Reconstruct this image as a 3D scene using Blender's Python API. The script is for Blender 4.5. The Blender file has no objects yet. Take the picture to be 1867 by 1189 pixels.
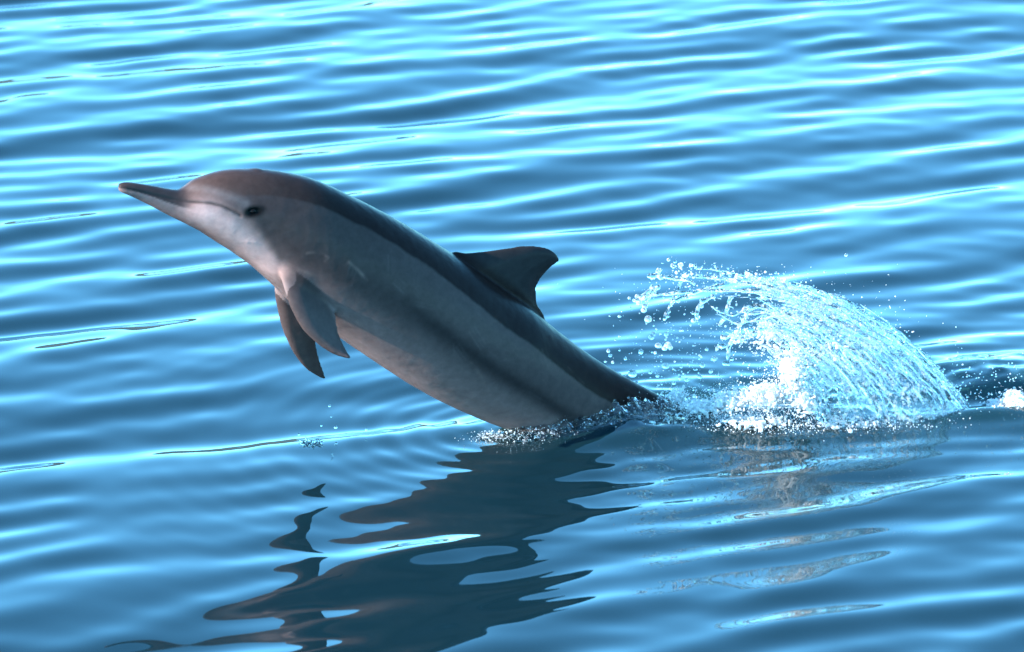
import bpy, bmesh, math
import numpy as np
from mathutils import Vector
from mathutils.bvhtree import BVHTree

S = bpy.context.scene
C = S.collection
rng = np.random.default_rng(11)

# ------------------------------------------------------------------ camera
PITCH = math.radians(16.0)
FPX = 9100.0                         # focal length in photo pixels (photo 1867 x 1189)
DIST = 13.0
CAM = np.array([0.0, 0.0, DIST * math.sin(PITCH)])
FWD = np.array([0, math.cos(PITCH), -math.sin(PITCH)])
RGT = np.array([1.0, 0, 0])
UPV = np.array([0, math.sin(PITCH), math.cos(PITCH)])

cd = bpy.data.cameras.new('camera')
cd.sensor_width = 36.0
cd.lens = 36.0 * FPX / 1867.0
cd.clip_start = 0.1
cd.clip_end = 20000
cam = bpy.data.objects.new('camera', cd)
cam.location = CAM
cam.rotation_euler = (math.pi / 2 - PITCH, 0, 0)
cd.dof.use_dof = True
cd.dof.focus_distance = 12.35
cd.dof.aperture_fstop = 6.0
C.objects.link(cam)
S.camera = cam

# ------------------------------------------------------------------ sky, sun, exposure
SUN_EL, SUN_AZ = math.radians(27), math.radians(-110)      # azimuth from +Y (away from the camera) towards +X
w = bpy.data.worlds.new('World')
S.world = w
w.use_nodes = True
nt = w.node_tree
sky = nt.nodes.new('ShaderNodeTexSky')
sky.sky_type = 'NISHITA'
sky.sun_disc = False
sky.sun_elevation = SUN_EL
sky.sun_rotation = SUN_AZ
sky.air_density = 0.55
sky.dust_density = 0.0
sky.ozone_density = 3.0
bg = nt.nodes['Background']
bg.inputs['Strength'].default_value = 0.15
tint = nt.nodes.new('ShaderNodeMix')                      # the photograph's cool white balance, the same over the whole sky
tint.data_type = 'RGBA'
tint.blend_type = 'MULTIPLY'
tint.inputs[0].default_value = 1.0
tint.inputs[7].default_value = (0.57, 1.13, 1.08, 1)
nt.links.new(sky.outputs[0], tint.inputs[6])
nt.links.new(tint.outputs[2], bg.inputs['Color'])

sd = bpy.data.lights.new('sun', 'SUN')
sd.energy = 2.2
sd.angle = math.radians(0.5)
sd.color = (1.0, 0.93, 0.85)
sun = bpy.data.objects.new('sun', sd)
sdir = Vector((math.sin(SUN_AZ) * math.cos(SUN_EL), math.cos(SUN_AZ) * math.cos(SUN_EL), math.sin(SUN_EL)))
sun.rotation_euler = sdir.to_track_quat('Z', 'Y').to_euler()
sun.location = (-30, 0, 20)
C.objects.link(sun)

S.view_settings.view_transform = 'Standard'
S.view_settings.look = 'None'
S.view_settings.gamma = 1.0
S.view_settings.exposure = 2.82
S.cycles.max_bounces = 14
S.cycles.transmission_bounces = 12
S.cycles.glossy_bounces = 6
S.cycles.blur_glossy = 0.3
S.cycles.sample_clamp_indirect = 12


# ------------------------------------------------------------------ pixel helpers (photo pixel -> ray)
def ray(px, py):
    d = FWD + (px - 933.5) / FPX * RGT - (py - 594.5) / FPX * UPV
    return d / np.linalg.norm(d)


def on_water(px, py, z=0.0):
    d = ray(px, py)
    return CAM + d * ((z - CAM[2]) / d[2])


def on_plane(px, py, p0, n):
    d = ray(px, py)
    return CAM + d * (np.dot(p0 - CAM, n) / np.dot(d, n))


def on_y(px, py, y):
    return on_plane(px, py, np.array([0, y, 0.0]), np.array([0, 1.0, 0]))


def project(P):
    q = np.asarray(P) - CAM
    z = q @ FWD
    return np.stack([933.5 + FPX * (q @ RGT) / z, 594.5 - FPX * (q @ UPV) / z], -1)


def smooth(a, b, x):
    t = np.clip((x - a) / (b - a), 0, 1)
    return t * t * (3 - 2 * t)


# ------------------------------------------------------------------ material helpers
def material(name):
    m = bpy.data.materials.new(name)
    m.use_nodes = True
    return m, m.node_tree.nodes, m.node_tree.links, m.node_tree.nodes['Principled BSDF']


def tag(o, label=None, cat=None, group=None, kind=None):
    for k, v in (('label', label), ('category', cat), ('group', group), ('kind', kind)):
        if v:
            o[k] = v
    return o


def mesh_obj(name, verts, faces, mat, parent=None, smooth_shade=True):
    me = bpy.data.meshes.new(name)
    me.from_pydata([tuple(v) for v in verts] if not isinstance(verts, np.ndarray) else verts.tolist(), [],
                   faces.tolist() if isinstance(faces, np.ndarray) else faces)
    me.update()
    return link_mesh(name, me, mat, parent, smooth_shade)


def link_mesh(name, me, mat, parent=None, smooth_shade=True):
    o = bpy.data.objects.new(name, me)
    me.materials.clear()
    me.materials.append(mat)
    if smooth_shade:
        me.polygons.foreach_set('use_smooth', np.ones(len(me.polygons), bool))
    C.objects.link(o)
    if parent:
        o.parent = parent
        o.matrix_parent_inverse = parent.matrix_world.inverted()
    return o


def empty(name, loc):
    o = bpy.data.objects.new(name, None)
    o.location = loc
    o.empty_display_size = 0.1
    C.objects.link(o)
    bpy.context.view_layer.update()
    return o


def vnoise(P, scale, seed=0, octaves=3):
    """value noise on points (N,3), about -1..1"""
    r = np.random.default_rng(seed)
    tab = r.uniform(-1, 1, 4096)
    out = np.zeros(len(P))
    amp, tot = 1.0, 0.0
    Q = np.asarray(P, float) * scale
    for o in range(octaves):
        i = np.floor(Q).astype(np.int64)
        f = Q - i
        f = f * f * (3 - 2 * f)
        acc = 0
        for dx in (0, 1):
            for dy in (0, 1):
                for dz in (0, 1):
                    h = ((i[:, 0] + dx) * 73856093 ^ (i[:, 1] + dy) * 19349663 ^ (i[:, 2] + dz) * 83492791) & 4095
                    wgt = (f[:, 0] if dx else 1 - f[:, 0]) * (f[:, 1] if dy else 1 - f[:, 1]) * (f[:, 2] if dz else 1 - f[:, 2])
                    acc = acc + tab[h] * wgt
        out += amp * acc
        tot += amp
        amp *= 0.5
        Q = Q * 2.03 + 17.3
    return out / tot


# ------------------------------------------------------------------ dolphin frame
YAW = math.radians(24)
HEAD = np.array([-math.cos(YAW), -math.sin(YAW), 0])
NEAR = np.array([math.sin(YAW), -math.cos(YAW), 0])       # lateral axis, towards the camera side
ZUP = np.array([0, 0, 1.0])
P0 = on_water(1090, 768)
SPL0 = on_water(1500, 745)                                # middle of the tail splash at the water


def mid(px, py, lat=0.0):
    return on_plane(px, py, P0 + NEAR * lat, NEAR)


# ------------------------------------------------------------------ water: ripples as real relief in one sheet
def axis(core0, core1, step, far):
    a = list(np.arange(core0, core1 + 1e-6, step))
    s, v, up = step, core1, []
    while v < far[1]:
        s *= 1.12
        v += s
        up.append(v)
    s, v, dn = step, core0, []
    while v > far[0]:
        s *= 1.12
        v -= s
        dn.append(v)
    return np.array(dn[::-1] + a + up)


xs = axis(-2.7, 2.7, 0.0125, (-9000, 9000))
ys = axis(8.8, 18.2, 0.0125, (-9000, 9000))
gx, gy = np.meshgrid(xs, ys)
sx = np.gradient(xs)[None, :]
sy = np.gradient(ys)[:, None]
spacing = np.maximum(sx, sy)

CREST = math.radians(26)
wr = np.random.default_rng(5)
hz = np.zeros_like(gx)


def train(lam, ang, slope, ph):
    global hz
    k = 2 * math.pi / lam
    a = CREST + ang
    kx, ky = -math.sin(a) * k, math.cos(a) * k
    fade = 1 - smooth(lam / 9, lam / 4, spacing)
    hz += fade * (slope / k) * np.cos(kx * gx + ky * gy + ph)


for i in range(46):
    lam = 0.27 * math.exp(wr.normal(0, 0.42))
    train(lam, wr.normal(0, math.radians(9.5)), 0.0128 * wr.uniform(0.6, 1.4) * min(1, (lam / 0.16)), wr.uniform(0, 6.28))
for i in range(12):
    train(wr.uniform(0.7, 1.7), wr.normal(0, math.radians(11)), 0.0105, wr.uniform(0, 6.28))

for i in range(22):
    lam = wr.uniform(0.10, 0.5)
    train(lam, wr.choice([-1, 1]) * math.radians(wr.uniform(25, 75)), 0.0042, wr.uniform(0, 6.28))

# disturbance where the dolphin and the tail break the surface
P2 = np.stack([gx.ravel(), gy.ravel(), np.zeros(gx.size)], -1)
near_mask = (np.abs(gx) < 3.2) & (gy > 8.5) & (gy < 18.5)
idx = np.where(near_mask.ravel())[0]
Q = P2[idx]


def seg_dist(Q, a, b):
    ab = (b - a)[:2]
    t = np.clip(((Q[:, :2] - a[:2]) @ ab) / (ab @ ab), 0, 1)
    return np.linalg.norm(Q[:, :2] - a[:2] - t[:, None] * ab, axis=1), t


d_in, _ = seg_dist(Q, on_water(930, 785), on_water(1180, 745))
d_sp, tsp = seg_dist(Q, on_water(1270, 735), on_water(1860, 715))
rough = np.exp(-(d_in / 0.16) ** 2) * 0.6 + np.exp(-(d_sp / 0.24) ** 2)
rough = np.clip(rough, 0, 1)
add = 0.0035 * rough * (vnoise(Q * np.array([1, 1.0, 1]), 16, 3, 3) + 0.5 * vnoise(Q, 40, 4, 2))
for d, amp, lam, reach in ((d_in, 0.0016, 0.075, 0.35), (d_sp, 0.0018, 0.10, 0.4)):
    add += amp * np.exp(-d / reach) * np.cos(2 * math.pi * d / lam)
# hump in front of the splash and the churned water behind it
a_, b_ = on_water(1240, 757), on_water(1900, 757)
dh, th = seg_dist(Q, a_, b_)
side = Q[:, 1] - (a_[1] + (b_[1] - a_[1]) * (Q[:, 0] - a_[0]) / (b_[0] - a_[0]))
hump = np.where(side > 0, np.exp(-(dh / 0.05) ** 2), np.exp(-(dh / 0.11) ** 2))
add += 0.016 * hump * (1 + 0.35 * vnoise(Q, 7, 9, 2)) * smooth(0, 0.12, th + 0.02)
c_ = on_water(1840, 690)
bump = np.exp(-(((Q[:, 0] - c_[0]) / 0.20) ** 2 + ((Q[:, 1] - c_[1]) / 0.16) ** 2))
add += bump * (0.035 + 0.012 * vnoise(Q, 14, 21, 3))
m_ = on_water(1160, 782)
add += 0.034 * np.exp(-(((Q[:, 0] - m_[0]) / 0.13) ** 2 + ((Q[:, 1] - m_[1]) / 0.11) ** 2)) * (1 + 0.3 * vnoise(Q, 18, 23, 3))
m_ = on_water(1010, 800)
add += 0.012 * np.exp(-(((Q[:, 0] - m_[0]) / 0.14) ** 2 + ((Q[:, 1] - m_[1]) / 0.09) ** 2)) * (1 + 0.4 * vnoise(Q, 18, 24, 3))
hz_f = hz.ravel()
hz_f[idx] += add
aer = np.zeros(gx.size)
aer[idx] = np.clip(np.exp(-(d_sp / 0.20) ** 2) + 0.7 * np.exp(-(d_in / 0.09) ** 2), 0, 1)
hz = hz_f.reshape(gx.shape)


def water_z(x, y):
    i = np.clip(np.searchsorted(ys, y), 0, len(ys) - 1)
    j = np.clip(np.searchsorted(xs, x), 0, len(xs) - 1)
    return hz[i, j]


def grid_mesh(name, X, Y, Z):
    ny, nx = X.shape
    me = bpy.data.meshes.new(name)
    me.vertices.add(nx * ny)
    me.vertices.foreach_set('co', np.stack([X, Y, Z], -1).astype(np.float32).ravel())
    ii = np.arange(nx * ny).reshape(ny, nx)
    f = np.stack([ii[:-1, :-1], ii[:-1, 1:], ii[1:, 1:], ii[1:, :-1]], -1).reshape(-1, 4)
    me.loops.add(f.size)
    me.loops.foreach_set('vertex_index', f.ravel().astype(np.int32))
    me.polygons.add(len(f))
    me.polygons.foreach_set('loop_start', np.arange(0, f.size, 4, dtype=np.int32))
    me.update(calc_edges=True)
    return me


m_water, N, L, B = material('sea_water')
B.inputs['Roughness'].default_value = 0.02
B.inputs['IOR'].default_value = 1.333
at = N.new('ShaderNodeAttribute')
at.attribute_name = 'aerated'
mx = N.new('ShaderNodeMix')
mx.data_type = 'RGBA'
mx.inputs[6].default_value = (0.0035, 0.0150, 0.0195, 1)
mx.inputs[7].default_value = (0.006, 0.030, 0.030, 1)
L.new(at.outputs['Fac'], mx.inputs[0])
L.new(mx.outputs[2], B.inputs['Base Color'])
me = grid_mesh('water', gx, gy, hz)
me.attributes.new('aerated', 'FLOAT', 'POINT').data.foreach_set('value', aer.astype(np.float32))
water = link_mesh('water', me, m_water)
tag(water, 'rippled blue sea surface mirroring the sky', 'water', kind='structure')

# ------------------------------------------------------------------ far shore: only its mirror image shows in the steepest ripples
m_hill, N, L, B = material('wooded_shore')
nz = N.new('ShaderNodeTexNoise')
nz.inputs['Scale'].default_value = 0.05
nz.inputs['Detail'].default_value = 6
cr = N.new('ShaderNodeValToRGB')
cr.color_ramp.elements[0].color = (0.07, 0.095, 0.085, 1)
cr.color_ramp.elements[1].color = (0.14, 0.165, 0.15, 1)
gc = N.new('ShaderNodeNewGeometry')
L.new(gc.outputs['Position'], nz.inputs['Vector'])
L.new(nz.outputs['Fac'], cr.inputs[0])
L.new(cr.outputs[0], B.inputs['Base Color'])
B.inputs['Roughness'].default_value = 0.9
hx, hy = np.meshgrid(np.linspace(-2600, 2600, 261), np.linspace(1050, 1900, 40))
PH = np.stack([hx.ravel(), hy.ravel(), 0 * hx.ravel()], -1)
hh = (84 + 46 * vnoise(PH, 1 / 420, 31, 4) + 5 * vnoise(PH, 1 / 40, 32, 3)).reshape(hx.shape)
hh = hh * (0.28 + 0.72 * smooth(30, -200, hx)) * smooth(1050, 1230, hy) * (1 - smooth(1600, 1900, hy)) * (1 - smooth(1900, 2600, np.abs(hx))) - 1.0
hills = link_mesh('hills', grid_mesh('hills', hx, hy, hh), m_hill)
tag(hills, 'low wooded shore across the water', 'hills', kind='structure')

# ------------------------------------------------------------------ dolphin
# stations: back pixel, belly pixel, width ratio (lateral half width / half height)
ST = [
    (217, 336, 216, 346, 1.15), (224, 333, 220, 350, 1.15), (240, 333, 234, 356, 1.15), (274, 338, 264, 370, 1.1), (308, 344, 300, 389, 1.1),
    (328, 346, 322, 400, 1.15), (342, 339, 342, 410, 1.1), (360, 327, 365, 422, 1.0), (398, 314, 394, 441, 0.92),
    (440, 309, 425, 461, 0.88), (496, 311, 462, 488, 0.86), (570, 326, 505, 527, 0.86), (644, 359, 552, 571, 0.86),
    (718, 397, 615, 613, 0.86), (785, 437, 684, 660, 0.85), (850, 479, 751, 703, 0.84), (908, 520, 818, 739, 0.82),
    (960, 556, 885, 768, 0.80), (1007, 595, 945, 790, 0.76), (1070, 643, 1010, 812, 0.72), (1138, 686, 1095, 830, 0.66),
    (1215, 727, 1185, 845, 0.58), (1300, 772, 1285, 862, 0.48), (1390, 815, 1382, 880, 0.42), (1470, 850, 1464, 892, 0.45),
    (1530, 872, 1526, 895, 0.5),
]
st_c, st_a, st_b = [], [], []
for (tx, ty, bx_, by_, r) in ST:
    T, Bt = mid(tx, ty), mid(bx_, by_)
    st_c.append((T + Bt) / 2)
    st_a.append((T - Bt) / 2)
    st_b.append(np.linalg.norm(T - Bt) / 2 * r)
st_c, st_a, st_b = np.array(st_c), np.array(st_a), np.array(st_b)


def catmull(P, n):
    P = np.asarray(P, float)
    if P.ndim == 1:
        P = P[:, None]
    E = np.vstack([2 * P[0] - P[1], P, 2 * P[-1] - P[-2]])
    out = []
    for i in range(1, len(E) - 2):
        for t in np.linspace(0, 1, n, endpoint=False):
            p0, p1, p2, p3 = E[i - 1:i + 3]
            out.append(0.5 * ((2 * p1) + (-p0 + p2) * t + (2 * p0 - 5 * p1 + 4 * p2 - p3) * t * t + (-p0 + 3 * p1 - 3 * p2 + p3) * t ** 3))
    out.append(P[-1])
    return np.array(out)


SUB = 8
dc, da, db = catmull(st_c, SUB), catmull(st_a, SUB), catmull(st_b, SUB)[:, 0]
st_idx = np.arange(len(dc)) / SUB
RN = 72
verts, faces = [], []
for k in range(len(dc)):
    for j in range(RN):
        t = 2 * math.pi * j / RN
        c, s = math.cos(t), math.sin(t)
        verts.append(dc[k] + da[k] * c + NEAR * db[k] * s)
for k in range(len(dc) - 1):
    for j in range(RN):
        j2 = (j + 1) % RN
        faces.append((k * RN + j, k * RN + j2, (k + 1) * RN + j2, (k + 1) * RN + j))
faces.append(tuple(range(RN))[::-1])
faces.append(tuple((len(dc) - 1) * RN + j for j in range(RN)))


def blade(lead, trail, latfun, thick, nch=14):
    """fin from leading/trailing edge points (3D, root to tip); latfun adds nothing, thick(t) half thickness; normal by caller"""
    base = len(verts)
    n = len(lead)
    nor = latfun
    rows = []
    for k in range(n):
        t = k / (n - 1)
        row = []
        for sgn in (1, -1):
            for q in range(nch + 1):
                c = q / nch
                prof = max(0.28, (2.6 * math.sqrt(max(c, 0)) * (1 - c) ** 0.8))
                p = lead[k] * (1 - c) + trail[k] * c + nor * (sgn * max(0.0032, thick(t) * min(1, prof)))
                row.append(len(verts))
                verts.append(p)
        rows.append(row)
    m = nch + 1
    for k in range(n - 1):
        a, b = rows[k], rows[k + 1]
        for q in range(nch):
            faces.append((a[q], a[q + 1], b[q + 1], b[q]))
            faces.append((a[m + q + 1], a[m + q], b[m + q], b[m + q + 1]))
        faces.append((a[0], b[0], b[m], a[m]))
        faces.append((a[m - 1], a[2 * m - 1], b[2 * m - 1], b[m - 1]))
    for r_, flip in ((rows[0], False), (rows[-1], True)):
        for q in range(nch):
            f = (r_[q], r_[m + q], r_[m + q + 1], r_[q + 1])
            faces.append(f[::-1] if flip else f)


def resample(P, n):
    P = catmull(np.array(P, float), 12)
    d = np.r_[0, np.cumsum(np.linalg.norm(np.diff(P, axis=0), axis=1))]
    u = np.linspace(0, d[-1], n)
    return np.stack([np.interp(u, d, P[:, i]) for i in range(P.shape[1])], -1)


# dorsal fin
lead_px = [(800, 505), (822, 462), (852, 462), (885, 459), (919, 454), (953, 449), (976, 449), (1000, 454), (1014, 464), (1019, 474)]
trail_px = [(985, 625), (993, 582), (979, 556), (976, 534), (979, 518), (989, 502), (1001, 490), (1010, 482), (1016, 478), (1019, 476)]
NF = 30
lead = resample([mid(*p) for p in lead_px], NF)
trail = resample([mid(*p) for p in trail_px], NF)
blade(lead, trail, NEAR, lambda t: 0.020 * (1 - t) ** 0.8 + 0.0045)

# flippers: near one traced at its own lateral offsets, far one likewise on the other side
def flipper(lead_px, trail_px, lat0, lat1, nsign):
    n = len(lead_px)
    lats = np.linspace(0, 1, n) ** 0.62 * (lat1 - lat0) + lat0
    ld = resample([mid(p[0], p[1], lats[i]) for i, p in enumerate(lead_px)], NF)
    tr = resample([mid(p[0], p[1], lats[i] - 0.012 * nsign) for i, p in enumerate(trail_px)], NF)
    ax = (ld[-1] - ld[0])
    ch = (tr[NF // 3] - ld[NF // 3])
    nn = np.cross(ax, ch)
    nn /= np.linalg.norm(nn)
    blade(ld, tr, nn, lambda t: 0.017 * (1 - t) ** 0.7 + 0.0045)


flipper([(512, 440), (510, 470), (514, 510), (523, 540), (537, 572), (555, 602), (585, 630), (614, 647), (637, 653)],
        [(590, 470), (602, 505), (607, 532), (609, 556), (611, 580), (615, 602), (623, 624), (632, 642), (639, 652)], 0.025, 0.165, 1)
flipper([(512, 460), (503, 500), (501, 530), (505, 558), (515, 598), (533, 639), (556, 669), (578, 684), (592, 690)],
        [(585, 480), (580, 530), (578, 560), (575, 590), (575, 615), (577, 635), (582, 655), (588, 673), (593, 689)], -0.03, -0.15, -1)

for lt in (0.072, -0.072):                                 # shoulders that carry the flippers
    hb = mid(556 if lt > 0 else 545, 495, lt)
    base = len(verts)
    ax_ = -ZUP * 0.8 - HEAD * 0.6
    cx_ = np.cross(ax_, NEAR)
    for i in range(9):
        for j in range(16):
            th, ph = math.pi * i / 8, 2 * math.pi * j / 16
            verts.append(hb + cx_ * 0.055 * math.sin(th) * math.cos(ph) + NEAR * 0.036 * math.sin(th) * math.sin(ph) + ax_ * 0.080 * math.cos(th))
    for i in range(8):
        for j in range(16):
            j2 = (j + 1) % 16
            f = (base + i * 16 + j, base + (i + 1) * 16 + j, base + (i + 1) * 16 + j2, base + i * 16 + j2)
            faces.append(f)

# flukes (under water, behind the splash)
fl = st_c[-1]
tdir = (st_c[-1] - st_c[-3])
tdir /= np.linalg.norm(tdir)
for sg in (1, -1):
    lead = resample([fl - tdir * 0.16, fl - tdir * 0.10 + NEAR * 0.06 * sg, fl + NEAR * 0.17 * sg + tdir * 0.03, fl + NEAR * 0.25 * sg + tdir * 0.12], 16)
    trail = resample([fl + tdir * 0.06, fl + tdir * 0.08 + NEAR * 0.05 * sg, fl + NEAR * 0.15 * sg + tdir * 0.11, fl + NEAR * 0.25 * sg + tdir * 0.13], 16)
    nn = np.cross(tdir, NEAR)
    blade(lead, trail, nn / np.linalg.norm(nn), lambda t: 0.012 * (1 - t) + 0.005)

# blowhole ridge: a low lens on top of the head
hb = mid(463, 311)
for k in range(1):
    base = len(verts)
    for i in range(7):
        for j in range(12):
            th, ph = math.pi * i / 6, 2 * math.pi * j / 12
            verts.append(hb + HEAD * 0.022 * math.sin(th) * math.cos(ph) + NEAR * 0.018 * math.sin(th) * math.sin(ph) + ZUP * 0.0045 * math.cos(th))
    for i in range(6):
        for j in range(12):
            j2 = (j + 1) % 12
            faces.append((base + i * 12 + j, base + (i + 1) * 12 + j, base + (i + 1) * 12 + j2, base + i * 12 + j2))


def remeshed(verts, faces, voxel, solid=None):
    me = bpy.data.meshes.new('tmp')
    me.from_pydata([tuple(v) for v in verts], [], [tuple(f) for f in faces])
    me.update()
    o = bpy.data.objects.new('tmp', me)
    C.objects.link(o)
    r_ = o.modifiers.new('r', 'REMESH')
    r_.mode = 'VOXEL'
    r_.voxel_size = voxel
    dg = bpy.context.evaluated_depsgraph_get()
    out = bpy.data.meshes.new_from_object(o.evaluated_get(dg))
    bpy.data.objects.remove(o)
    bpy.data.meshes.remove(me)
    return out


def laplace(me, iters, lam=0.5, mu=None, weight=None):
    n = len(me.vertices)
    co = np.empty(n * 3, np.float32)
    me.vertices.foreach_get('co', co)
    co = co.reshape(-1, 3).astype(float)
    e = np.empty(len(me.edges) * 2, np.int32)
    me.edges.foreach_get('vertices', e)
    e = e.reshape(-1, 2)
    deg = np.bincount(e.ravel(), minlength=n)[:, None]
    for it in range(iters):
        for f in ((lam,) if mu is None else (lam, mu)):
            acc = np.zeros_like(co)
            for ax in range(3):
                acc[:, ax] = np.bincount(e[:, 0], co[e[:, 1], ax], n) + np.bincount(e[:, 1], co[e[:, 0], ax], n)
            d = acc / np.maximum(deg, 1) - co
            co += f * d * (1 if weight is None else weight)
    me.vertices.foreach_set('co', co.astype(np.float32).ravel())
    me.update()
    return co


body_me = remeshed(verts, faces, 0.0036)
co = laplace(body_me, 14, 0.55, -0.56)
nv = len(co)
for lt in (0.11, -0.11):                                   # let the flippers grow out of the chest without a seam
    wr_ = smooth(0.085, 0.045, np.linalg.norm((co - mid(562, 505, lt)), axis=1))
    co = laplace(body_me, 45, 0.5, None, wr_[:, None])
bvh = BVHTree.FromPolygons(co.tolist(), [tuple(p.vertices) for p in body_me.polygons])


def hit(px, py):
    d = ray(px, py)
    h = bvh.ray_cast(Vector(CAM), Vector(d))
    return np.array(h[0]) if h[0] is not None else mid(px, py, 0.08)


lat = (co - P0) @ NEAR
co_m = co + NEAR * (np.abs(lat) - lat)[:, None]            # every vertex folded onto the near side (pattern is symmetric)


def poly_dist(P, pts):
    best = np.full(len(P), 1e9)
    for a, b in zip(pts[:-1], pts[1:]):
        ab = b - a
        t = np.clip(((P - a) @ ab) / (ab @ ab), 0, 1)
        best = np.minimum(best, np.linalg.norm(P - a - t[:, None] * ab, axis=1))
    return best


# body coordinates: station s (0 tip .. 25 tail) and height v (-1 belly .. 1 back)
kc, ka = catmull(st_c, 26), catmull(st_a, 26)
kx_ = np.arange(len(kc)) / 26
an = ka / np.linalg.norm(ka, axis=1)[:, None]
tn = np.cross(an, NEAR)
best = np.full(nv, 1e9)
s_c = np.zeros(nv)
v_c = np.zeros(nv)
for k in range(len(kc)):
    r = co - kc[k]
    off = np.abs(r @ tn[k])
    v = (r @ an[k]) / np.linalg.norm(ka[k])
    cost = off + 0.02 * np.maximum(np.abs(v) - 1.05, 0) + 1e-3 * np.abs(v)
    better = cost < best
    best[better] = cost[better]
    s_c[better] = kx_[k]
    v_c[better] = v[better]

nA = vnoise(co, 9, 51, 3)
nB = vnoise(co, 45, 52, 3)
nC = vnoise(co * np.array([1, 1, 1]), 160, 53, 2)


def mixc(col, c2, f):
    return col * (1 - f[:, None]) + np.array(c2) * f[:, None]


flank = np.array([0.064, 0.043, 0.040])
col = np.tile(flank, (nv, 1)) * np.interp(s_c, [8, 10, 12, 15, 25], [0.80, 0.62, 0.66, 0.90, 0.90])[:, None]
belly = (0.155, 0.096, 0.087)
col = mixc(col, belly, smooth(-0.12, -0.72, v_c + 0.05 * nA) * smooth(9.5, 12.5, s_c) * 0.95)
col = mixc(col, (0.26, 0.18, 0.165), smooth(-0.72, -0.95, v_c) * smooth(6, 9, s_c) * 0.5)
# cape
cape_v = np.interp(s_c, [4, 6, 7, 8, 9, 10, 11, 12, 13, 14, 16, 18, 20, 22], [0.2, 0.25, 0.40, 0.48, 0.55, 0.62, 0.66, 0.67, 0.66, 0.63, 0.51, 0.44, 0.3, 0.05])
cape = smooth(-0.03, 0.03, v_c - cape_v + 0.02 * nA + 0.02 * nB) * smooth(4.6, 5.6, s_c)
cape_col = np.stack([np.interp(s_c, [6, 9, 11.5, 25], [0.062, 0.046, 0.012, 0.010]), np.interp(s_c, [6, 9, 11.5, 25], [0.036, 0.027, 0.0070, 0.006]),
                     np.interp(s_c, [6, 9, 11.5, 25], [0.030, 0.023, 0.0066, 0.006])], -1)
col = col * (1 - cape[:, None]) + cape_col * cape[:, None]
# dark flank stripe
sv = np.interp(s_c, [12, 14, 16, 18, 20], [0.06, -0.04, -0.14, -0.24, -0.34])
stripe = np.exp(-((v_c - sv + 0.02 * nA) / 0.13) ** 2) * smooth(12.2, 14.5, s_c)
col = mixc(col, (0.018, 0.0135, 0.0135), stripe * 0.8)
# beak: dark upper jaw, pale lower jaw, mouth line
mouth_px = [(218, 343), (237, 346), (274, 354), (311, 362), (348, 368), (385, 371), (405, 376), (422, 384), (438, 393)]
mouth = np.array([hit(*p) for p in mouth_px])
md = poly_dist(co_m, mouth)
up_beak = (s_c < 9.0)
ml_v = np.interp(s_c, [0, 1, 2, 3, 4, 5, 6, 7, 8, 9], [0.0, 0.0, 0.02, 0.02, 0.05, 0.08, 0.05, 0.0, 0.0, 0.0])
low = smooth(0.08, -0.08, v_c - ml_v) * (1 - smooth(5.5, 7.5, s_c))
top = smooth(-0.08, 0.08, v_c - ml_v) * (1 - smooth(5.0, 6.2, s_c))
col = mixc(col, (0.18, 0.115, 0.105), low)
col = mixc(col, (0.036, 0.025, 0.024), top)
# grey band from beak base to the eye, pale line over it
pale = np.array([hit(*p) for p in [(348, 343), (392, 350), (428, 362), (448, 372)]])
col = mixc(col, (0.13, 0.10, 0.095), np.exp(-(poly_dist(co_m, pale) / 0.012) ** 2) * 0.55)
jaw = np.array([hit(*p) for p in [(330, 355), (360, 359), (392, 364), (420, 376), (434, 388)]])
col = mixc(col, (0.040, 0.027, 0.025), np.exp(-(poly_dist(co_m, jaw) / 0.011) ** 2) * 0.75)
# pale throat
thr = np.array([hit(*p) for p in [(375, 394), (415, 418), (450, 446), (476, 470), (488, 484)]])
td = poly_dist(co_m, thr)
wth = 0.040
col = mixc(col, (0.44, 0.27, 0.24), np.exp(-(td / wth) ** 2.5) * 0.92)
# dark crease from the eye to the flipper
crease = np.array([hit(*p) for p in [(468, 392), (488, 425), (505, 455), (514, 470)]])
col = mixc(col, (0.024, 0.020, 0.020), np.exp(-(poly_dist(co_m, crease) / 0.013) ** 2) * 0.55)
eye_p = hit(463, 386)
er_ = co_m - eye_p
eh = er_ @ HEAD
ed = np.sqrt((eh * 0.80) ** 2 + ((er_[:, 2] + 0.10 * eh) * 1.55) ** 2 + ((er_ @ NEAR) * 0.5) ** 2)
col = mixc(col, (0.003, 0.003, 0.003), smooth(0.030, 0.011, ed + 0.004 * nB))
col = mixc(col, (0.02, 0.018, 0.018), np.exp(-(md / 0.0038) ** 2) * (s_c > 0.5) * 0.8)
# fins
fin_d = smooth(1.04, 1.22, v_c) * (s_c > 12.5) * (s_c < 20)
col = mixc(col, (0.022, 0.0195, 0.020), fin_d * 0.85)
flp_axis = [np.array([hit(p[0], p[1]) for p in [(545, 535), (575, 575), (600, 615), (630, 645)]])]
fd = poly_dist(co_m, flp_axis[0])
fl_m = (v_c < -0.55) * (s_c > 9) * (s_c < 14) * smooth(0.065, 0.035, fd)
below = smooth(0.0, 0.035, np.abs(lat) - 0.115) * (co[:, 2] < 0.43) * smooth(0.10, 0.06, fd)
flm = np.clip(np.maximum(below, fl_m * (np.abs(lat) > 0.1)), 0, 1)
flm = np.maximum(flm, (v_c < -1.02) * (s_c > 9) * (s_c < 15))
col = mixc(col, (0.028, 0.019, 0.018), flm * 0.8)
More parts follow.
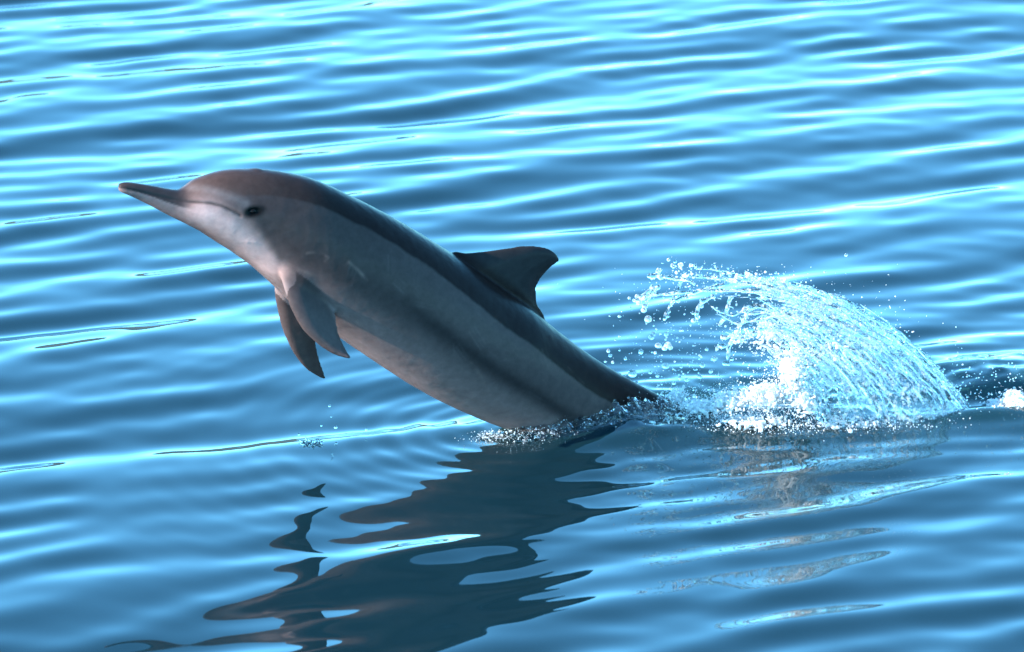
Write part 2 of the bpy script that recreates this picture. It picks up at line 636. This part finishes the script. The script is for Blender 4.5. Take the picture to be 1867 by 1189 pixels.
# tooth-rake scars, healed pinkish marks and mottling
for pts in ([(560, 462), (580, 460), (598, 470), (592, 476)], [(636, 478), (652, 492), (670, 512)], [(546, 492), (566, 500)],
            [(640, 640), (622, 596)], [(655, 640), (634, 600)], [(668, 650), (644, 606)], [(860, 660), (905, 735)], [(800, 690), (830, 720)]):
    pp = np.array([hit(*p) for p in pts])
    col = mixc(col, (0.15, 0.09, 0.075), np.exp(-(poly_dist(co, pp) / 0.0042) ** 2) * np.clip(0.35 + 0.6 * nB, 0, 0.6))
kr = np.random.default_rng(77)
for k in range(26):                                        # rake marks in parallel pairs
    s0 = kr.integers(12 * 8, 19 * 8)
    c_px = project(dc[s0] + da[s0] * kr.uniform(-0.8, 0.5) + NEAR * db[s0] * 0.7)
    a = math.radians(38) + kr.normal(0, 0.5)
    ln = kr.uniform(12, 42)
    for q in range(kr.integers(1, 4)):
        o_ = c_px + np.array([-math.sin(a), math.cos(a)]) * 7 * q
        pp = np.array([hit(*(o_ + np.array([math.cos(a), math.sin(a)]) * ln * t + [0, 4 * math.sin(3 * t)])) for t in (-0.5, 0, 0.5)])
        col = mixc(col, (0.12, 0.085, 0.078), np.exp(-(poly_dist(co, pp) / 0.0024) ** 2) * kr.uniform(0.04, 0.2) * np.clip(0.6 + nB, 0, 1))
col *= (1 + 0.10 * nA + 0.09 * nB + 0.06 * nC)[:, None]
col = np.clip(col, 0.002, 0.8)

# real relief: mouth groove, eye socket, faint folds at the throat
vn = np.empty(nv * 3, np.float32)
body_me.vertices.foreach_get('normal', vn)
vn = vn.reshape(-1, 3)
disp = -0.0030 * np.exp(-(md / 0.0035) ** 2) * (s_c > 0.3) - 0.004 * smooth(0.016, 0.005, ed)
fold = np.array([hit(*p) for p in [(428, 452), (455, 440), (478, 446)]])
disp += 0.0010 * np.clip(0.5 + nB * 1.5, 0, 1) * np.exp(-(poly_dist(co, fold) / 0.005) ** 2)
disp += 0.0006 * nB
co2 = co + vn * disp[:, None]
body_me.vertices.foreach_set('co', co2.astype(np.float32).ravel())
body_me.update()
ca = body_me.attributes.new('hide', 'FLOAT_COLOR', 'POINT')
ca.data.foreach_set('color', np.c_[col, np.ones(nv)].astype(np.float32).ravel())

m_skin, N, L, B = material('wet_skin')
at = N.new('ShaderNodeAttribute')
at.attribute_name = 'hide'
nz = N.new('ShaderNodeTexNoise')
nz.inputs['Scale'].default_value = 55
nz.inputs['Detail'].default_value = 8
nz.inputs['Roughness'].default_value = 0.65
tc = N.new('ShaderNodeTexCoord')
L.new(tc.outputs['Object'], nz.inputs['Vector'])
mr = N.new('ShaderNodeMapRange')
mr.inputs[1].default_value, mr.inputs[2].default_value = 0.3, 0.7
mr.inputs[3].default_value, mr.inputs[4].default_value = 0.86, 1.14
L.new(nz.outputs['Fac'], mr.inputs[0])
mul = N.new('ShaderNodeMix')
mul.data_type = 'RGBA'
mul.blend_type = 'MULTIPLY'
mul.inputs[0].default_value = 1
L.new(at.outputs['Color'], mul.inputs[6])
L.new(mr.outputs[0], mul.inputs[7])
L.new(mul.outputs[2], B.inputs['Base Color'])
rr = N.new('ShaderNodeMapRange')
rr.inputs[3].default_value, rr.inputs[4].default_value = 0.24, 0.38
L.new(nz.outputs['Fac'], rr.inputs[0])
L.new(rr.outputs[0], B.inputs['Roughness'])
B.inputs['IOR'].default_value = 1.34
B.inputs['Specular IOR Level'].default_value = 0.055
B.inputs['Subsurface Weight'].default_value = 0.05
B.inputs['Subsurface Radius'].default_value = (0.02, 0.012, 0.01)
B.inputs['Subsurface Scale'].default_value = 0.3
bp = N.new('ShaderNodeBump')
bp.inputs['Strength'].default_value = 0.12
bp.inputs['Distance'].default_value = 0.004
L.new(nz.outputs['Fac'], bp.inputs['Height'])
L.new(bp.outputs[0], B.inputs['Normal'])

dolphin = empty('dolphin', P0)
tag(dolphin, 'slender grey dolphin with long beak and dark cape leaping from the water', 'dolphin')
link_mesh('body', body_me, m_skin, dolphin)

m_eye, N, L, B = material('eyeball')
B.inputs['Base Color'].default_value = (0.006, 0.005, 0.005, 1)
B.inputs['Roughness'].default_value = 0.12
B.inputs['Specular IOR Level'].default_value = 0.06


def ico(sub):
    bm = bmesh.new()
    bmesh.ops.create_icosphere(bm, subdivisions=sub, radius=1)
    V = np.array([v.co[:] for v in bm.verts])
    F = np.array([[v.index for v in f.verts] for f in bm.faces])
    bm.free()
    return V, F


I1, I2, I3 = ico(1), ico(2), ico(3)
eye_lat = (eye_p - P0) @ NEAR
for sg in (1, -1):
    c = eye_p - NEAR * (eye_lat - sg * (eye_lat - 0.0105))
    e = mesh_obj('eye', c + I3[0] * np.array([0.0105, 0.0105, 0.0075]), I3[1], m_eye, dolphin)

# ------------------------------------------------------------------ splashing water
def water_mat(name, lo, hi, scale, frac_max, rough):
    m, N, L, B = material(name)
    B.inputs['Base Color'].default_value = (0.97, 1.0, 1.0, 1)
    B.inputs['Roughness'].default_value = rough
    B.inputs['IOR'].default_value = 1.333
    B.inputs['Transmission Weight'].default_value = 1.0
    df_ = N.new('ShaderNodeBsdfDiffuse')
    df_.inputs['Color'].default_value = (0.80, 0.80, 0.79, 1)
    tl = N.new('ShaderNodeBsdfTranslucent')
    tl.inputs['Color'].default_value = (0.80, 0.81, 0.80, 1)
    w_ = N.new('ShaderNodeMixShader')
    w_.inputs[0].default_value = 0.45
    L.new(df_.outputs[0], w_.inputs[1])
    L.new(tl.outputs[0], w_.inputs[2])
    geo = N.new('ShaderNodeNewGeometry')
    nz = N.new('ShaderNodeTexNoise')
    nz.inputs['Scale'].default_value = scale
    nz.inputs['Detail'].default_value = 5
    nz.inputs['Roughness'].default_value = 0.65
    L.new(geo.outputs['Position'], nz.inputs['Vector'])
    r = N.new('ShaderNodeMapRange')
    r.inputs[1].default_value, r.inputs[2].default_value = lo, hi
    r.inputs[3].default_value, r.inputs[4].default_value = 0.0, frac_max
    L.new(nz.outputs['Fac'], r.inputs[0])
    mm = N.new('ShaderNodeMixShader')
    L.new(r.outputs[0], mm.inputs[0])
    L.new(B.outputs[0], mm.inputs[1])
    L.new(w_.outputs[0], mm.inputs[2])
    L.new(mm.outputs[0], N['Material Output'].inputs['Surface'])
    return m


m_sheet = water_mat('thrown_water', 0.50, 0.67, 80, 0.8, 0.03)  # white flecks mixed in: aerated water, and sun glints painted into the colour
m_lip = water_mat('lip_water', 0.57, 0.75, 45, 0.55, 0.03)
m_clear = water_mat('clear_drips', 0.85, 0.95, 60, 0.3, 0.02)
m_drop = water_mat('flying_drops', 0.36, 0.75, 60, 0.6, 0.05)  # white mixed into the drops paints in their blown-out highlights
m_foam = water_mat('white_foam', 0.30, 0.46, 60, 0.97, 0.08)


I0 = ico(1)
I0 = (np.array([v for v in I0[0]]), I0[1])


class Fluid:
    def __init__(self):
        self.v, self.f, self.n = [], [], 0

    def add(self, V, F):
        self.v.append(np.asarray(V, float))
        self.f.extend((np.asarray(F) + self.n).tolist())
        self.n += len(V)

    def ball(self, c, r, tpl=I1, squash=None):
        q = tpl[0] * r if squash is None else tpl[0] * r * np.asarray(squash)
        self.add(np.asarray(c) + q, tpl[1])

    def tube(self, P, R, sides=6):
        P = np.asarray(P, float)
        R = np.asarray(R, float)
        T = np.gradient(P, axis=0)
        T /= np.linalg.norm(T, axis=1)[:, None] + 1e-9
        ref = np.array([0.3, 0.9, 0.2])
        U = np.cross(T, ref)
        U /= np.linalg.norm(U, axis=1)[:, None] + 1e-9
        W = np.cross(T, U)
        ang = np.arange(sides) * 2 * math.pi / sides
        V = P[:, None, :] + R[:, None, None] * (np.cos(ang)[None, :, None] * U[:, None, :] + np.sin(ang)[None, :, None] * W[:, None, :])
        n = len(P)
        F = []
        for k in range(n - 1):
            for j in range(sides):
                j2 = (j + 1) % sides
                F.append([k * sides + j, k * sides + j2, (k + 1) * sides + j2, (k + 1) * sides + j])
        base = self.n
        self.v.append(V.reshape(-1, 3))
        self.f.extend([[i + base for i in q] for q in F])
        self.f.append([base + j for j in range(sides)][::-1])
        self.f.append([base + (n - 1) * sides + j for j in range(sides)])
        self.n += n * sides

    def mesh(self, voxel):
        return remeshed(np.vstack(self.v), self.f, voxel)


YS = SPL0[1]
PXM = 1.0 / (FPX / np.linalg.norm(SPL0 - CAM))            # metres per photo pixel at the splash

# family of stream lines, inner (v=0) to outer (v=1)
CTRL = [
    (0.00, [(1470, 750), (1440, 690), (1400, 640), (1335, 628)]),
    (0.30, [(1560, 752), (1530, 640), (1450, 570), (1310, 575)]),
    (0.60, [(1655, 752), (1610, 625), (1490, 525), (1285, 535)]),
    (0.85, [(1735, 752), (1660, 610), (1500, 500), (1235, 515)]),
    (1.00, [(1772, 748), (1680, 615), (1500, 492), (1205, 484)]),
]
cv = np.array([c[0] for c in CTRL])
cp = np.array([c[1] for c in CTRL], float)


def stream(v, u):
    c = np.array([[np.interp(v, cv, cp[:, i, j]) for j in (0, 1)] for i in range(4)])
    b = np.stack([(1 - u) ** 3, 3 * u * (1 - u) ** 2, 3 * u * u * (1 - u), u ** 3], -1)
    p = b @ c
    q = np.c_[p / 48.0, np.full(len(p), 3.0 * v)]
    amp = (6 + 12 * u)[:, None] * min(1.0, 1.6 * (1 - v) + 0.25)
    return p + amp * np.stack([vnoise(q, 1.0, 301, 2), vnoise(q, 1.0, 302, 2)], -1)


def depth_of(v, shell):
    return shell * 0.17 * math.sqrt(max(0.0, 1 - min(v, 1) ** 2.2))


def splash_pt(px, dy):
    d = ray(px[0], px[1])
    p = CAM + d * ((YS - CAM[1]) / d[1])
    return p + np.array([0, dy, 0])


sheet = Fluid()
sr = np.random.default_rng(3)
# wrinkled film, front and back of the dome, torn into holes towards its leading edge
for shell in (-1, 1):
    nu, nvv = 110, 90
    G = np.zeros((nu, nvv, 3))
    for j in range(nvv):
        v = 0.12 + 0.88 * j / (nvv - 1)
        ue = 0.88 + 0.12 * math.sin(j * 0.55 + shell) + 0.08 * math.sin(j * 1.7)
        ue = min(ue, 0.97) * (0.80 + 0.2 * v)
        u = np.linspace(0, ue, nu)
        pts = stream(v, u)
        dy = depth_of(v, shell)
        for i in range(nu):
            G[i, j] = splash_pt(pts[i], dy * (1 - 0.25 * u[i]))
    P = G.reshape(-1, 3)
    vv = np.tile(0.12 + 0.88 * np.arange(nvv) / (nvv - 1), nu)
    uu = np.repeat(np.arange(nu) / (nu - 1), nvv)
    UV = np.stack([uu * 3.0, vv * 26.0, np.full(len(vv), 7.0 * shell)], -1)      # stretched along the flow
    rope = vnoise(UV, 1.0, 71, 3)
    fine = vnoise(np.stack([uu * 9, vv * 60, 0 * vv], -1), 1.0, 72, 2)
    hole = vnoise(np.stack([uu * 7, vv * 13, np.full(len(vv), 3.0 * shell)], -1), 1.0, 73, 3)
    P = P + np.outer(0.0075 * rope + 0.0016 * fine + 0.012 * vnoise(P, 16, 75, 2), np.array([0.35, 1.0, 0.35]))
    thick = 0.0026 + 0.0022 * np.clip(rope, 0, 1)
    keep = hole > (-0.52 + 0.44 * uu ** 2 + (0.42 if shell > 0 else 0.0))
    V = np.vstack([P + np.outer(thick, [0, 1, 0.2]), P - np.outer(thick, [0, 1, 0.2])])
    n = nu * nvv
    ii = np.arange(n).reshape(nu, nvv)
    K = keep.reshape(nu, nvv)
    cell = K[:-1, :-1] & K[1:, :-1] & K[:-1, 1:] & K[1:, 1:]
    F = []
    cc = np.pad(cell, 1)
    for i in range(nu - 1):
        for j in range(nvv - 1):
            if not cell[i, j]:
                continue
            a, b, c, d = ii[i, j], ii[i, j + 1], ii[i + 1, j + 1], ii[i + 1, j]
            F.append([a, b, c, d])
            F.append([d + n, c + n, b + n, a + n])
            if not cc[i, j + 1]:
                F.append([a, a + n, b + n, b])
            if not cc[i + 2, j + 1]:
                F.append([c, c + n, d + n, d])
            if not cc[i + 1, j]:
                F.append([d, d + n, a + n, a])
            if not cc[i + 1, j + 2]:
                F.append([b, b + n, c + n, c])
    sheet.v.append(V)
    sheet.f.extend([[q + sheet.n for q in f] for f in F])
    sheet.n += len(V)
# strands of water running along the flow
for k in range(120):
    v = sr.uniform(0, 1) ** 0.75
    shell = sr.choice([-1, -1, 1]) * sr.uniform(0.6, 1.05)
    u0 = sr.uniform(0, 0.6)
    u1 = min(u0 + sr.uniform(0.15, 0.5), 1.0)
    u = np.linspace(u0, u1, 26)
    px = stream(v, u) + np.cumsum(sr.normal(0, 0.9, (26, 2)), axis=0) + sr.normal(0, 3, 2)
    dy = depth_of(v, shell) + sr.normal(0, 0.012)
    P = np.array([splash_pt(p, dy) for p in px])
    r0 = sr.uniform(0.0016, 0.0042)
    R = r0 * (0.75 + 0.5 * np.abs(np.sin(np.linspace(0, sr.uniform(4, 16), 26) + sr.uniform(0, 6)))) * np.minimum(1, np.linspace(0.3, 8, 26)) * np.minimum(1, np.linspace(8, 0.4, 26))
    sheet.tube(P, np.maximum(R, 0.0012))
# beaded rim and hanging fingers at the leading edge
for k in range(230):
    u = sr.uniform(0.05, 1.0)
    p = stream(1.0, np.array([u]))[0] + sr.normal(0, [4, 5]) + [0, 3]
    sheet.ball(splash_pt(p, sr.normal(0, 0.03)), sr.uniform(0.002, 0.0065), I1, sr.uniform(0.7, 1.3, 3))
fingers = [[(1245, 512), (1236, 545), (1222, 575), (1214, 596)], [(1205, 492), (1195, 505), (1190, 498)], [(1262, 530), (1215, 532), (1180, 535), (1155, 544)],
           [(1205, 530), (1190, 540), (1178, 552)], [(1330, 540), (1322, 565), (1312, 588)], [(1365, 545), (1350, 575), (1325, 610), (1306, 612)],
           [(1345, 600), (1330, 630), (1330, 660)], [(1300, 520), (1270, 540), (1265, 560)], [(1400, 560), (1380, 600), (1345, 620)],
           [(1262, 500), (1225, 492), (1195, 486)], [(1320, 505), (1270, 520), (1228, 540)], [(1200, 528), (1170, 545), (1166, 560)], [(1312, 610), (1340, 606), (1372, 600)]]
for fpx in fingers:
    P = catmull(np.array(fpx, float), 10)
    P = P + np.cumsum(sr.normal(0, 0.5, P.shape), axis=0)
    dy = sr.uniform(-0.09, 0.06)
    Q3 = np.array([splash_pt(p, dy) for p in P])
    n = len(Q3)
    sheet.tube(Q3, 0.0034 + 0.0026 * np.abs(np.sin(np.linspace(0, 9, n) + sr.uniform(0, 6))))
    for q in range(n // 3):
        sheet.ball(Q3[sr.integers(n)] + sr.normal(0, 0.005, 3), sr.uniform(0.003, 0.008))
splash = empty('tail_splash', on_water(1500, 745))
tag(splash, 'arching sheet of clear water thrown up behind the dolphin by its tail', 'splash')
sm = sheet.mesh(0.0024)
laplace(sm, 2, 0.5)
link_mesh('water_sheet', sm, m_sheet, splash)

# fine spray: uncountable droplets riding on the sheet
spray = Fluid()
for k in range(650):
    v = sr.uniform(0, 1.02)
    u = sr.uniform(0.02, 1.0)
    p = stream(min(v, 1), np.array([u]))[0] + sr.normal(0, 7, 2)
    spray.ball(splash_pt(p, depth_of(min(v, 1), sr.choice([-1, 1]) * sr.uniform(0.5, 1.3))), 0.0012 + 0.0022 * sr.uniform() ** 2.5)
for k in range(420):
    p = np.array([sr.normal(1235, 60), sr.uniform(520, 735)])
    if p[0] > 1330:
        continue
    spray.ball(splash_pt(p, sr.normal(-0.02, 0.09)), 0.0009 + 0.0022 * sr.uniform() ** 3)
for k in range(160):
    p = np.array([sr.uniform(1690, 1880), sr.uniform(660, 735)])
    spray.ball(splash_pt(p, sr.normal(0.0, 0.08)), 0.0009 + 0.0018 * sr.uniform() ** 2)
o = mesh_obj('spray', np.vstack(spray.v), spray.f, m_drop, splash)
tag(o, kind='stuff')


# foam: white heaps of bubbles and torn drops
def foam_heap(spots, seed):
    r_ = np.random.default_rng(seed)
    fm = Fluid()
    for (px, py, rx, ry, cnt, dy) in spots:
        for k in range(cnt):
            q = np.clip(r_.normal(0, 0.5, 3), -1.3, 1.3)
            p = splash_pt((px + rx * q[0], py + ry * q[1]), dy + 0.05 * q[2])
            wz = water_z(p[0], p[1])
            if p[2] < wz - 0.004:
                p[2] = wz + r_.uniform(-0.003, 0.004)
            far = min(1.0, np.hypot(q[0], q[1]))
            rad = (0.0011 + 0.0022 * r_.uniform() ** 2.5) * (1.15 - 0.35 * far)
            if far < 0.7 and k % 2 == 0:
                rad = r_.uniform(0.003, 0.0075) * (1.1 - far)
            sq = r_.uniform(0.6, 1.5, 3)
            fm.ball(p, rad, I1, sq)
    return fm


def foam_mesh(fm, voxel, seed):
    me = fm.mesh(voxel)
    c = laplace(me, 3, 0.5)
    n_ = np.empty(len(c) * 3, np.float32)
    me.vertices.foreach_get('normal', n_)
    c = c + n_.reshape(-1, 3) * (0.0016 * vnoise(c, 190, seed, 2))[:, None]
    me.vertices.foreach_set('co', c.astype(np.float32).ravel())
    me.update()
    return me


fm = foam_heap([(1440, 640, 40, 62, 1900, -0.17), (1460, 695, 55, 40, 1100, -0.17), (1390, 690, 65, 35, 1700, -0.15), (1330, 703, 60, 28, 1100, -0.13),
                (1275, 720, 60, 18, 800, -0.10), (1235, 712, 30, 18, 300, -0.04), (1370, 732, 120, 12, 800, -0.17), (1540, 738, 120, 9, 380, -0.15),
                (1400, 600, 60, 50, 420, -0.07), (1510, 610, 60, 50, 320, -0.12), (1345, 610, 30, 20, 100, -0.02), (1470, 560, 80, 40, 240, -0.04),
                (1250, 500, 40, 14, 90, 0.0), (1350, 505, 80, 14, 120, 0.0)], 8)
link_mesh('foam', foam_mesh(fm, 0.0019, 8), m_foam, splash)
def froth(points, rmin, rmax, seed):
    r_ = np.random.default_rng(seed)
    n = len(points)
    V = (I0[0][None] * (rmin + (rmax - rmin) * r_.uniform(size=(n, 1, 1)) ** 2.5) * r_.uniform(0.7, 1.4, (n, 1, 3)) + np.asarray(points)[:, None]).reshape(-1, 3)
    F = (I0[1][None] + (np.arange(n) * len(I0[0]))[:, None, None]).reshape(-1, 3)
    return V, F


fp = []
for (px, py, rx, ry, cnt, dy) in [(1440, 640, 60, 80, 900, -0.18), (1390, 695, 80, 40, 900, -0.17), (1320, 708, 80, 32, 900, -0.14), (1260, 722, 70, 20, 600, -0.10),
                                  (1400, 738, 150, 12, 700, -0.18), (1560, 738, 140, 10, 400, -0.16), (1400, 590, 90, 50, 300, -0.05), (1330, 510, 130, 22, 260, 0.0),
                                  (1560, 590, 110, 80, 260, -0.10)]:
    for k in range(cnt):
        q = np.clip(sr.normal(0, 0.55, 3), -1.6, 1.6)
        p = splash_pt((px + rx * q[0], py + ry * q[1]), dy + 0.05 * q[2])
        p[2] = max(p[2], water_z(p[0], p[1]) + 0.001)
        fp.append(p)
V, F = froth(fp, 0.0005, 0.0019, 4)
tag(mesh_obj('froth', V, F, m_foam, splash), kind='stuff')
rf = empty('foam_clump', on_water(1845, 735))
tag(rf, 'white clump of foam on the churned water beside the splash', 'foam')
fm = foam_heap([(1850, 728, 34, 18, 900, 0.0), (1815, 738, 24, 9, 300, 0.0), (1895, 725, 30, 22, 600, 0.02)], 9)
link_mesh('foam', foam_mesh(fm, 0.0021, 9), m_foam, rf)
dr = Fluid()
for k in range(70):
    dr.ball(splash_pt((sr.normal(1830, 45), sr.uniform(690, 735)), sr.normal(0, 0.05)), sr.uniform(0.001, 0.003))
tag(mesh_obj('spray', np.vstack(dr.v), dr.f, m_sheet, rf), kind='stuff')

# collar of water where the body leaves the sea
collar = Fluid()
crest_px = [(862, 792), (890, 792), (925, 791), (965, 783), (1000, 770), (1035, 752), (1065, 752), (1095, 738), (1125, 730), (1150, 742), (1180, 738), (1205, 728), (1235, 722)]
foot_px = [(858, 797), (890, 801), (930, 804), (970, 803), (1010, 798), (1045, 792), (1080, 786), (1110, 780), (1140, 774), (1170, 768), (1200, 762), (1225, 756), (1250, 748)]
cr_ = resample(np.array(crest_px, float), 150)
ft_ = resample(np.array(foot_px, float), 150)
bz = co2[(np.abs(co2[:, 2] - 0.012) < 0.008)]
bl = (bz - P0) @ NEAR
bs = (bz - P0) @ HEAD
sb = np.linspace(bs.min(), bs.max(), 40)
lb = np.array([bl[np.abs(bs - q) < 0.02].max() for q in sb])     # near-side outline of the body at the waterline
wob = vnoise(np.stack([np.arange(150) * 0.16, np.zeros(150), np.zeros(150)], -1), 1.0, 81, 3)
foot3, crest3 = [], []
for i in range(150):
    t = i / 149
    s_ = bs.max() + 0.03 + (bs.min() - bs.max() - 0.06) * t
    l_ = np.interp(s_, sb, lb)
    end = max(0.0, min(1.0, min(t, 1 - t) / 0.10))
    out = 0.018 + 0.030 * end
    f = P0 + HEAD * s_ + NEAR * (l_ * end ** 0.5 + out)
    c = P0 + HEAD * s_ + NEAR * (l_ * end ** 0.5 + 0.004)
    wz = water_z(f[0], f[1])
    f[2] = wz - 0.008
    c[2] = water_z(c[0], c[1]) + 0.006 + (0.016 + 0.026 * t + 0.020 * wob[i]) * end
    foot3.append(f)
    crest3.append(c)
foot3, crest3 = np.array(foot3), np.array(crest3)
M_ = 14
G = np.zeros((150, M_, 3))
for q in range(M_):
    t = q / (M_ - 1)
    G[:, q] = foot3 * (1 - t) + crest3 * t
    G[:, q, 1] -= 0.012 * math.sin(t * math.pi)
P = G.reshape(-1, 3)
rp = vnoise(P, 55, 83, 3)
P = P + np.outer(0.007 * rp, [0.3, -1, 0.5])
tk = np.tile(np.linspace(0.012, 0.0022, M_), 150)
V = np.vstack([P + np.outer(tk, [0, -1, 0.1]), P + np.outer(tk, [0, 1, 0.1])])
n = len(P)
ii = np.arange(n).reshape(150, M_)
hol = vnoise(P, 38, 84, 2).reshape(150, M_)
cell = (hol[:-1, :-1] > -0.55)
cc = np.pad(cell, 1)
for i in range(149):
    for j in range(M_ - 1):
        if not cell[i, j]:
            continue
        a, b, c, d = ii[i, j], ii[i, j + 1], ii[i + 1, j + 1], ii[i + 1, j]
        collar.f.append([a, d, c, b])
        collar.f.append([b + n, c + n, d + n, a + n])
        if not cc[i, j + 1]:
            collar.f.append([a, b, b + n, a + n])
        if not cc[i + 2, j + 1]:
            collar.f.append([c, d, d + n, c + n])
        if not cc[i + 1, j]:
            collar.f.append([d, a, a + n, d + n])
        if not cc[i + 1, j + 2]:
            collar.f.append([b, c, c + n, b + n])
collar.v.append(V)
collar.n = len(V)
for k in range(70):
    i = sr.integers(150)
    collar.ball(crest3[i] + sr.normal(0, [0.006, 0.008, 0.006]), sr.uniform(0.0015, 0.0045), I1, sr.uniform(0.7, 1.3, 3))
ent = empty('entry_splash', on_water(1050, 790))
tag(ent, 'low ragged collar of water breaking around the body of the dolphin', 'splash')
cm = collar.mesh(0.0024)
laplace(cm, 2, 0.5)
link_mesh('water_sheet', cm, m_lip, ent)
ef = Fluid()
er = np.random.default_rng(12)
fp = []
for k in range(900):
    t = er.uniform() ** 3.0 if k % 3 else er.uniform(0, 0.25)
    i = int(t * 149)
    a = er.uniform() ** 0.6
    p = foot3[i] * (1 - a) + crest3[i] * a + er.normal(0, [0.012, 0.010, 0.004]) + NEAR * (0.006 + 0.02 * er.uniform() * (t < 0.25))
    if t < 0.2:
        p += HEAD * abs(er.normal(0, 0.03))
    p[2] = max(p[2], water_z(p[0], p[1]) - 0.001)
    if k % 14 == 0 and t < 0.3:
        ef.ball(p, 0.0012 + 0.0022 * er.uniform() ** 2, I1, er.uniform(0.6, 1.5, 3))
    else:
        fp.append(p)
tag(link_mesh('foam', foam_mesh(ef, 0.0015, 10), m_foam, ent), kind='stuff')
V, F = froth(fp, 0.0004, 0.0016, 5)
tag(mesh_obj('froth', V, F, m_foam, ent), kind='stuff')

# drip splash under the flippers
ds = empty('drip_splash', on_water(568, 812))
tag(ds, 'tiny splash crown where drips from the flippers hit the water', 'splash')
dm = Fluid()
c0 = on_water(568, 813)
c0[2] = water_z(c0[0], c0[1])
for k in range(40):
    a = er.uniform(0, 6.28)
    r = 0.022 * er.uniform(0.3, 1) ** 0.7
    dm.ball(c0 + np.array([math.cos(a) * r * 1.1, math.sin(a) * r, abs(er.normal(0, 0.005))]), er.uniform(0.0016, 0.0042), I1, er.uniform(0.7, 1.3, 3))
for a in np.linspace(0, 5.6, 9):
    t = np.linspace(0, 1, 8)
    P = c0 + np.stack([np.cos(a) * (0.012 + 0.02 * t), np.sin(a) * (0.012 + 0.02 * t), -0.003 + er.uniform(0.004, 0.014) * t], -1)
    dm.tube(P, np.linspace(0.005, 0.002, 8))
x = dm.mesh(0.0022)
laplace(x, 2)
link_mesh('water_crown', x, m_clear, ds)

# ------------------------------------------------------------------ single droplets in the air, each a thing
D_L = 'clear round water droplet flying between the dolphin and the tail splash'
D_F = 'small water drop falling below the flippers of the dolphin'
big = [(1166, 612, 5, 1), (1186, 600, 6, 1), (1181, 578, 7, 1), (1176, 560, 6, 1), (1213, 594, 5, 1), (1190, 600, 5, 1), (1218, 635, 7, 1), (1212, 640, 5, 1), (1223, 641, 5, 1),
       (1201, 638, 6, 1), (1152, 668, 8, 1), (1184, 660, 4, 1), (1213, 664, 7, 1), (1140, 650, 3.5, 1), (1112, 640, 4, 1), (1110, 652, 4, 1), (1118, 673, 3, 1),
       (1281, 577, 5, 1), (1264, 583, 5, 1), (1196, 657, 3, 1), (1130, 690, 4, 1), (1170, 712, 6, 1), (1198, 677, 4, 1), (1241, 660, 3, 1), (1300, 636, 5, 1), (1308, 640, 4, 1), (1288, 632, 3.5, 1),
       (1253, 698, 5, 1), (1262, 690, 4, 1), (1130, 585, 3, 1), (1147, 543, 3, 1), (1171, 537, 5, 1), (1239, 684, 4, 1), (1226, 676, 3.5, 1), (1501, 484, 3, 1), (1546, 480, 3, 1),
       (1295, 670, 4, 1), (1280, 662, 5, 1), (1275, 680, 5, 1), (1160, 690, 4, 1), (1104, 664, 2.5, 1),
       (601, 740, 2.5, 0), (612, 779, 3, 0), (586, 776, 2, 0), (668, 783, 3, 0), (545, 792, 2, 0), (613, 808, 2.2, 0), (604, 760, 1.6, 0)]
dv, df = I3
for (px, py, r, kind) in big:
    if kind:
        c = splash_pt((px, py), sr.normal(-0.02, 0.06))
    else:
        yb = on_water(px, max(py + 6, 800))[1]
        d = ray(px, py)
        c = CAM + d * ((yb - CAM[1]) / d[1])
    rad = r * PXM * 0.95
    sq = sr.uniform(0.82, 1.18, 3)
    lump = 1 + 0.10 * vnoise(dv, 1.6, int(px), 2)
    o = mesh_obj('water_droplet', dv * rad * sq * lump[:, None], df, m_drop if kind else m_clear)
    o.location = c
    tag(o, D_L if kind else D_F, 'droplet', 'droplets thrown forward by the tail splash' if kind else 'drips below the flippers')
